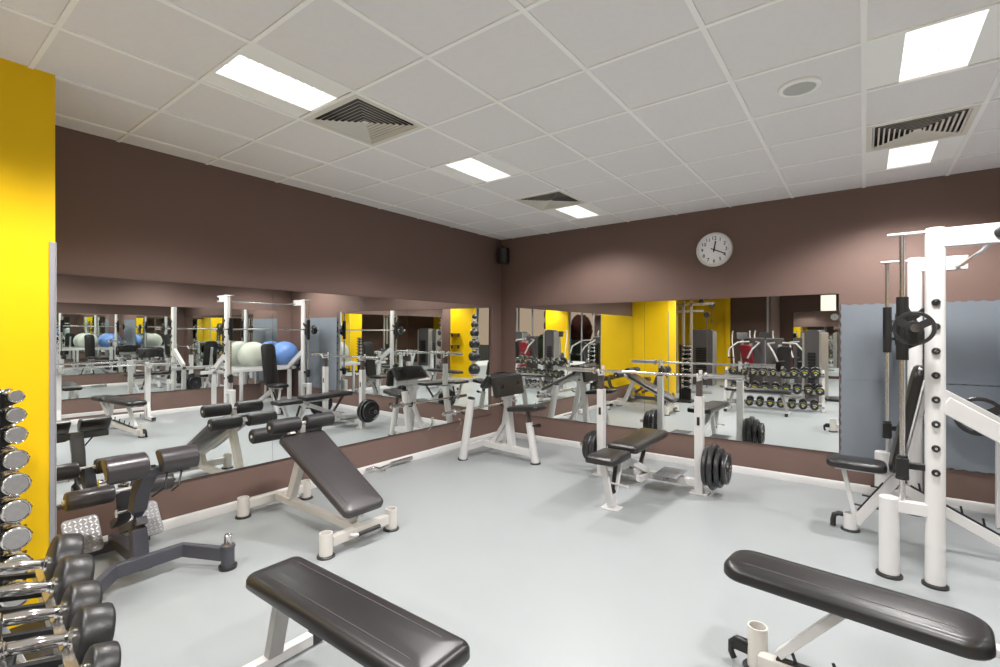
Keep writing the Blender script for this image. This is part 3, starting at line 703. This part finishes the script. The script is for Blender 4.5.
# ------------------------------------------------------------------ dumbbells
def make_dumbbell(R, hl, T, m_head, name='dumbbell', marks=True, chromecap=True):
    t = thing(name, '', 'dumbbell', (0, 0, 0)); L = hl
    MB().lathe((0, -L, 0), (0, L, 0), [(0, .017), (.10, .019), (.14, .0135), (.22, .0145), (.40, .0175), (.5, .0185), (.60, .0175), (.78, .0145), (.86, .0135), (.90, .019), (1, .017)], 20).build('handle', 'chrome', t)
    for s in (-1, 1):
        a = (0, s*L, 0); c = (0, s*(L+T), 0)
        if m_head == 'chrome':
            prof = [(0, .02), (.0, R*.80), (.12, R*.97), (.22, R), (.80, R), (.92, R*.97), (1, R*.90), (.96, R*.82), (.94, .001)]
        else:
            prof = [(0, .024), (.0, R*.86), (.05, R*.95), (.15, R), (.85, R), (.95, R*.95), (1, R*.86), (.97, R*.76), (.97, .001)]
        h = MB().lathe(a, c, prof, 36, cap=False).build('head', m_head, t)
        if m_head == 'chrome':
            MB().lathe((0, s*(L+T*.93), 0), (0, s*(L+T*.975), 0), [(0, R*.80), (1, R*.78)], 32).build('end_face', 'cap', h)
        if m_head == 'rubber':
            MB().lathe((0, s*(L-.012), 0), (0, s*(L+.004), 0), [(0, .021), (.3, .025), (1, .025)], 20).build('collar', 'chrome', h)
            if marks:
                b = MB()
                MB().lathe((0, s*(L+T*.965), 0), (0, s*(L+T*.985), 0), [(0, .022), (1, .020)], 20).build('end_cap', 'silver', h)
                for k in range(5):
                    q = math.radians(35+22*k); b.box((R*.56*math.cos(q), s*(L+T*.975), R*.56*math.sin(q)), (.018, .0016, .014), rotmat(ry=-q+PI/2))
                b.build('size_mark', 'mark', h)
    return t
ordn = ['first', 'second', 'third', 'fourth', 'fifth', 'sixth', 'seventh', 'eighth', 'ninth', 'tenth']
ra = math.radians(-4.8)   # rack heading
ux = V((math.cos(ra), math.sin(ra), 0)); uy = V((-math.sin(ra), math.cos(ra), 0))
RO = V((2.15, -5.50, 0))  # first visible dumbbell, front head junction
def rk(a, bb, z): return RO+ux*a+uy*bb+V((0, 0, z))
tilt = math.radians(-13)
d_top = make_dumbbell(.074, .075, .074, 'rubber'); d_big = make_dumbbell(.085, .075, .080, 'rubber'); d_top0 = make_dumbbell(.093, .075, .076, 'rubber'); d_sm = make_dumbbell(.060, .075, .056, 'rubber'); d_mid = make_dumbbell(.078, .075, .08, 'rubber'); d_low = make_dumbbell(.070, .07, .085, 'rubber')
first = {}
def put_db(src, key, p, label, grp):
    if key not in first:
        first[key] = 1; r = src; r.location = p; r['label'] = label; r['group'] = grp
    else: r = dup(src, p, None, label, grp)
    r.rotation_euler = (tilt, 0, ra)
for k in range(9):
    big = k in (1, 7, 8)
    pk = '0' if k == 0 else 's' if k in (4, 5) else 'b' if big else 't'
    put_db({'0': d_top0, 's': d_sm, 'b': d_big, 't': d_top}[pk], pk, rk(-.0+.184*k, -.035, {'0': .770, 's': .738, 'b': .759, 't': .748}[pk]), 'black round dumbbell with chrome handle, %s from the pillar on the top shelf' % ordn[k], 'dumbbells on the top shelf')
for k in range(9):
    put_db(d_mid, 'm', rk(.02+.19*k, .02, .43), 'black round dumbbell with chrome handle, %s from the pillar on the middle shelf' % ordn[k], 'dumbbells on the middle shelf')
for k in range(8):
    put_db(d_low, 'l', rk(.12+.19*k, .08, .135), 'black round dumbbell, %s from the pillar on the bottom shelf' % ordn[k], 'dumbbells on the bottom shelf')
t = thing('dumbbell_rack', 'silver three shelf dumbbell rack at the lower left edge', 'rack', (2.9, -5.6, 0))
for a in (-.16, 1.60):
    lg = MB().beam(rk(a, .08, .02), rk(a, -.18, .80), .05, .06, up=(0, 1, 0)).beam(rk(a, .20, .03), rk(a, -.42, .03), .06, .05).build('side_frame', 'white', t, bevel=.004)
for zc, yc, nm in ((.685, -.04, 't'), (.355, .02, 'm'), (.08, .08, 'l')):
    b = MB()
    for dy in (-.062, .062):
        zz = zc+dy*math.tan(tilt)
        b.beam(rk(-.18, yc+dy, zz+.02), rk(1.62, yc+dy, zz+.02), .028, .05)
    b.build('shelf_rail', 'steel', t, bevel=.003)
    for k in range({'t': 9, 'm': 9, 'l': 8}[nm]):
        for dx in (-.05, .05):
            a_ = {'t': .184*k, 'm': .02+.19*k, 'l': .12+.19*k}[nm]+dx
            MB().beam(rk(a_, yc-.06, zc+.035-.06*math.tan(tilt)), rk(a_, yc+.06, zc+.035+.06*math.tan(tilt)), .02, .014).build('saddle', 'black', t)

# chrome dumbbell tower by the pillar
t = thing('dumbbell_tower', 'black vertical stand holding chrome dumbbells beside the yellow pillar', 'rack', (1.15, -5.45, 0))
ZT = [1.246, 1.160, 1.069, .956, .843, .720, .594, .465, .335]; RT = [.030, .036, .041, .046, .052, .054, .055, .056, .057]
MB().box((1.03, -5.49, .66), (.05, .05, 1.26)).box((1.235, -5.49, .66), (.05, .05, 1.26)).box((1.13, -5.51, .66), (.18, .01, 1.25)).build('back_plate', 'black', t, bevel=.003)
MB().box((1.125, -5.42, .02), (.42, .42, .04)).build('base_plate', 'black', t, bevel=.004)
for z, r in zip(ZT, RT):
    for x in (1.075, 1.215):
        b = MB(); b.prism([(0, -.055), (.03, -.052), (.075+r*.9, -.020), (.085+r*.95, .004), (.075+r*.6, .002), (.065, -.016), (.045, -.010), (.028, .03), (.0, .04)], .022, Matrix(((0, 0, 1, x-.011), (1, 0, 0, -5.49), (0, 1, 0, z-.002), (0, 0, 0, 1))))
        b.build('cradle', 'black', t)
on2 = ['topmost and smallest', 'second from top', 'third from top', 'fourth from top', 'fifth from top', 'sixth from top', 'seventh from top', 'eighth from top', 'lowest']
for z, r, nm in zip(ZT, RT, on2):
    d = make_dumbbell(r, .055, .028+r*.35, 'chrome', marks=False); d.location = (1.145, -5.425, z+.006); d.rotation_euler = (0, 0, -PI/2+math.radians(4))
    d['label'] = 'chrome dumbbell on the black stand, %s' % nm; d['group'] = 'chrome dumbbells on the stand'
    d.location.x = 1.29-.055-(.028+r*.35)

# medicine ball tree (right of the viewer, seen in the corner of the left mirror)
t = thing('medicine_ball_tree', 'white upright ball tree holding black medicine balls beside the corridor', 'rack', (5.30, -5.62, 0))
MB().box((5.42, -5.75, 1.05), (.05, .05, 2.08)).beam((5.10, -5.42, .03), (5.48, -5.80, .03), .06, .06).beam((5.52, -5.50, .03), (5.34, -5.90, .03), .06, .06).build('post', 'white', t, bevel=.004)
MZ = [(2.00, .085), (1.76, .11), (1.50, .14), (1.16, .17), (.77, .18), (.37, .185)]; mo = ['topmost', 'second', 'third', 'fourth', 'fifth', 'lowest']
for (z, r), nm in zip(MZ, mo):
    MB().torus((5.25, -5.60, z-r*.72), r*.72, .009).beam((5.25+r*.5, -5.60-r*.5, z-r*.72), (5.42, -5.75, z-r*.72), .02, .02).build('ring_cradle', 'white', t)
    o = MB().sphere((0, 0, 0), r, 32, 20).torus((0, 0, 0), r, .002, (1, 0, 0)).torus((0, 0, 0), r, .002, (0, 1, 0)).build('medicine_ball', 'rubber')
    o.location = (5.25, -5.60, z+.004); tag(o, 'black medicine ball on the tree, %s, seen reflected by the corner' % nm, 'ball', 'black medicine balls on the tree')
for z in (1.47, 1.07):
    t = thing('wall_shelf', 'small dark shelf on the yellow corridor wall, %s of two' % ('upper' if z > 1.2 else 'lower'), 'shelf', (6.75, -6.4, z), 0, 'small shelves on the yellow wall')
    MB().box((6.75, -6.30, z), (.42, .18, .025)).box((6.60, -6.36, z-.06), (.02, .07, .1)).box((6.90, -6.36, z-.06), (.02, .07, .1)).build('board', 'rackd', t)

# ------------------------------------------------------------------ small cable attachments
t = thing('curl_bar_attachment', 'small chrome cable curl bar lying on the floor by the left skirting', 'cable handle', (.05, -2.2, 0))
MB().path([(.035, -2.52, .05), (.05, -2.42, .06), (.07, -2.36, .035), (.06, -2.26, .04), (.06, -2.18, .05)], .013).build('bar', 'chrome', t)
MB().tube((.06, -2.19, .05), (.05, -1.86, .05), .021, n=16).build('grip', 'steel', t)
MB().torus((.14, -2.36, .022), .022, .006, (0, 0, 1)).tube((.08, -2.36, .03), (.12, -2.36, .022), .007).build('ring', 'chrome', t)
for y, z, lb in ((-.95, .33, 'chrome carabiner and strap hanging on the wall behind the preacher bench column'), (-1.47, .42, 'chrome carabiner hanging on the wall behind the preacher bench left post')):
    t = thing('wall_carabiner', lb, 'cable handle', (.015, y, z), 0, 'carabiners on the left wall')
    MB().tube((0, y, z+.05), (.03, y, z+.05), .010).build('wall_hook', 'chrome', t)
    MB().path([(.022, y, z+.05), (.024, y-.014, z+.02), (.024, y-.01, z-.02), (.024, y+.012, z-.02), (.024, y+.012, z+.03)], .004, 8).path([(.024, y, z-.02), (.024, y-.05, z-.07), (.024, y-.10, z-.10)], .005, 8).build('clip', 'chrome', t)

# ------------------------------------------------------------------ hall behind the viewer (seen in mirrors)
def stack_tower(x, y, w, d, h, label, rz=0, stripe=True):
    t = thing('weight_stack_machine', label, 'exercise machine', (x, y, 0), rz); ROOTW.pop(t.name)
    pl = [(-w/2, 0), (w/2, 0), (w/2, h-.10)]+[(w/2*math.cos(a*PI/8) if 0 else w/2-.06+.06*math.cos(a*PI/8), h-.10+.10*math.sin(a*PI/8)) for a in range(1, 5)]+[(-w/2+.06-.06*math.sin(a*PI/8), h-.0-.10*(1-math.cos(a*PI/8))) for a in range(0, 5)]
    MB().prism(pl, d, Matrix(((1, 0, 0, 0), (0, 0, 1, -d/2), (0, 1, 0, 0), (0, 0, 0, 1)))).build('shroud', 'grey', t, bevel=.01)
    for s in (-1, 1): MB().box((s*(w/2+.02), 0, h/2-.03), (.05, d+.04, h-.06)).build('side_column', 'silver', t, bevel=.015)
    b = MB()
    for k in range(14): b.box((0, d/2+.012, .18+.07*k), (w*.5, .02, .055))
    b.build('weight_stack', 'black', t, bevel=.003)
    return t
def press_machine(x, y, rz, label, up='red'):
    t = thing('chest_press_machine', label, 'exercise machine', (x, y, 0), rz, 'seated press machines'); ROOTW.pop(t.name)
    MB().beam((-.5, 0, .05), (.75, 0, .05), .07, .06).beam((.75, -.3, .04), (.75, .3, .04), .06, .05).beam((-.5, -.35, .04), (-.5, .35, .04), .06, .05).build('base_frame', 'silver', t, bevel=.004)
    MB().beam((.1, 0, .05), (-.18, 0, 1.25), .07, .07).beam((.2, 0, .08), (.28, 0, .44), .06, .06).build('column', 'silver', t, bevel=.004)
    MB().pad(.40, .38, .07, TR((.30, 0, .44)), cr=.06, seam=False).build('seat', up, t)
    MB().pad(.72, .34, .07, TR((.02, 0, .86), ry=math.radians(-75)), cr=.08, seam=False).build('backrest', up, t)
    for s in (-1, 1):
        MB().path([(-.25, s*.1, 1.3), (-.05, s*.34, 1.28), (.30, s*.36, 1.1), (.42, s*.30, .85)], .025).build('press_arm', 'silver', t)
        MB().tube((.42, s*.30, .85), (.42, s*.14, .86), .02).build('hand_grip', 'foam', t)
    MB().box((-.45, 0, .72), (.14, .42, 1.4)).build('shroud', 'grey', t, bevel=.03)
    return t
stack_tower(.50, -9.5, .62, .3, 1.66, 'dark grey weight stack tower in front of the far yellow wall')
stack_tower(3.5, -7.25, .30, .40, 1.62, 'tall silver and grey weight stack tower behind the dumbbell rack', math.radians(15))
stack_tower(7.3, -11.0, .55, .4, 1.55, 'weight stack tower in front of the hall windows')
press_machine(1.7, -9.55, math.radians(115), 'red padded chest press machine nearest the yellow wall, seen reflected')
press_machine(2.75, -8.2, math.radians(60), 'black padded press machine behind the dumbbell rack, seen reflected', 'leather')
press_machine(6.9, -9.2, math.radians(120), 'red padded press machine near the windows, seen reflected')
press_machine(4.6, -7.4, math.radians(90), 'red padded press machine behind the viewer by the aisle')
press_machine(3.0, -10.6, math.radians(80), 'black padded press machine in front of the far mirror', 'leather')
# cable crossover
t = thing('cable_machine', 'silver cable pulley machine behind the pillar, seen in the back mirror', 'exercise machine', (.7, -7.2, 0))
for x in (.42, .60, .80):
    MB().box((x, -7.2, 1.2), (.055, .06, 2.4)).build('column', 'silver', t, bevel=.004)
MB().beam((.36, -7.2, 2.30), (1.35, -7.2, 2.30), .06, .07).beam((.36, -7.2, 2.12), (1.1, -7.2, 2.12), .05, .05).build('top_beam', 'silver', t, bevel=.004)
MB().beam((.3, -7.2, .04), (1.3, -7.2, .04), .08, .06).beam((.5, -7.6, .04), (.5, -6.8, .04), .08, .06).build('base', 'silver', t, bevel=.004)
for x, z in ((1.05, 2.34), (1.3, 2.26), (1.18, 2.02)):
    MB().lathe((x, -7.23, z), (x, -7.17, z), [(0, .07), (.2, .075), (.5, .055), (.8, .075), (1, .07)], 24).build('pulley', 'black', t)
MB().tube((1.18, -7.2, .15), (1.18, -7.2, 2.0), .012, n=10).tube((1.30, -7.2, 1.9), (1.30, -7.2, 2.26), .004, n=8).build('cable', 'rackd', t)
MB().path([(1.30, -7.2, 1.90), (1.26, -7.2, 1.80), (1.34, -7.2, 1.80), (1.30, -7.2, 1.90)], .008, 8).build('cable_handle', 'black', t)
b = MB()
for k in range(12): b.box((.70, -7.2, .2+.07*k), (.12, .16, .055))
b.build('weight_stack', 'black', t)
def elliptical(x, y, rz, label):
    t = thing('cross_trainer', label, 'exercise machine', (x, y, 0), rz, 'cross trainers in the hall'); ROOTW.pop(t.name)
    MB().beam((-.7, 0, .06), (.7, 0, .06), .10, .08).beam((-.65, -.25, .04), (-.65, .25, .04), .07, .06).beam((.65, -.3, .04), (.65, .3, .04), .07, .06).build('base_frame', 'silver', t, bevel=.005)
    MB().lathe((.35, -.10, .38), (.35, .10, .38), [(0, .20), (.1, .30), (.9, .30), (1, .20)], 28).build('flywheel_cover', 'grey', t)
    MB().beam((.42, 0, .3), (.55, 0, 1.35), .08, .09).build('mast', 'silver', t, bevel=.01)
    MB().box((.53, 0, 1.46), (.06, .34, .24), rotmat(ry=-.35)).build('console', 'black', t, bevel=.02)
    for s in (-1, 1):
        MB().path([(.50, s*.22, .42), (.44, s*.25, 1.0), (.36, s*.26, 1.30), (.30, s*.25, 1.50), (.36, s*.24, 1.62)], .02).build('arm_lever', 'vent', t)
        MB().beam((.3, s*.18, .30), (-.60, s*.18, .22), .07, .05).box((-.25, s*.18, .29), (.36, .15, .03)).build('pedal_arm', 'black', t, bevel=.005)
    return t
elliptical(1.2, -11.1, math.radians(70), 'cream and grey cross trainer in front of the far brown wall')
elliptical(1.85, -11.0, math.radians(70), 'second cream and grey cross trainer, right of the first')
elliptical(5.9, -12.3, math.radians(100), 'cross trainer standing in front of the hall windows')
t = thing('lit_sign', 'small cream lit sign on the far end wall', 'sign', (3.42, SY, 2.56))
MB().box((3.42, SY+.05, 2.58), (.46, .08, .56)).build('case', 'trim', t, bevel=.004); MB().box((3.42, SY+.092, 2.58), (.42, .006, .52)).build('face', 'sign', t)

# outside the hall windows
def tree(x, y, h, m, label):
    t = thing('tree', label, 'tree', (x, y, -.3), 0, 'trees outside the hall windows'); ROOTW.pop(t.name)
    MB().lathe((0, 0, 0), (0, 0, h*.6), [(0, .16), (1, .08)], 10).build('trunk', 'bark', t)
    b = MB()
    for k in range(9): b.sphere((random.uniform(-1, 1)*h*.22, random.uniform(-1, 1)*h*.22, h*(.45+.5*random.random())), h*random.uniform(.13, .22), 14, 9, .35)
    b.build('crown', m, t, smooth=180)
tree(6.3, -19, 4.6, 'leafd', 'dark leafy tree outside the end windows'); tree(9.4, -19, 3.4, 'leafr', 'reddish tree outside the end windows')
tree(14.5, -14.5, 4.8, 'leafr', 'red brown tree outside the side windows'); tree(14.5, -10.2, 4.2, 'leafd', 'dark green tree outside the side windows'); tree(13.6, -6.6, 3.8, 'leafd', 'small dark tree outside the side windows')
h_ = MB()
for k in range(26): h_.sphere((4+k*.36+random.uniform(-.1, .1), -17+random.uniform(-.3, .3), .3+random.random()*.5), random.uniform(.5, .8), 12, 8, .3)
tag(h_.build('hedge', 'leafd'), 'dark hedge outside the end windows of the hall', 'hedge', kind='stuff')
g_ = MB().box((8, -14, -.40), (60, 60, .2)); struct(g_.build('ground', 'grass'))

# ------------------------------------------------------------------ world
W = bpy.data.worlds.new('World'); sc.world = W; W.use_nodes = True; nt = W.node_tree
bg = nt.nodes['Background']; tc = nt.nodes.new('ShaderNodeTexCoord'); sp = nt.nodes.new('ShaderNodeSeparateXYZ'); cr = nt.nodes.new('ShaderNodeValToRGB')
nt.links.new(tc.outputs['Generated'], sp.inputs[0]); nt.links.new(sp.outputs['Z'], cr.inputs[0]); nt.links.new(cr.outputs[0], bg.inputs[0])
cr.color_ramp.elements[0].position = 0; cr.color_ramp.elements[0].color = (.62, .42, .30, 1)
cr.color_ramp.elements[1].position = .5; cr.color_ramp.elements[1].color = (.40, .42, .48, 1)
bg.inputs[1].default_value = .95

# ------------------------------------------------------------------ camera and view
cd = bpy.data.cameras.new('camera'); cam = bpy.data.objects.new('camera', cd); COL.objects.link(cam); sc.camera = cam
cam.location = (4.385, -5.852, 1.541); cam.rotation_euler = (PI/2, 0, math.radians(37))
cd.sensor_width = 36; cd.lens = 483*36/1000; cd.clip_start = .05; cd.clip_end = 200
vs = sc.view_settings; sc.display_settings.display_device = 'sRGB'
vs.view_transform = 'Standard'; vs.look = 'None'; vs.gamma = 1; vs.exposure = -0.14; vs.use_curve_mapping = False
cy = sc.cycles
cy.max_bounces = 16; cy.diffuse_bounces = 4; cy.glossy_bounces = 12; cy.transmission_bounces = 8; cy.use_denoising = True
cy.sample_clamp_indirect = 6; cy.caustics_reflective = True; cy.blur_glossy = .5
try: cy.denoiser = 'OPENIMAGEDENOISE'
except Exception: pass
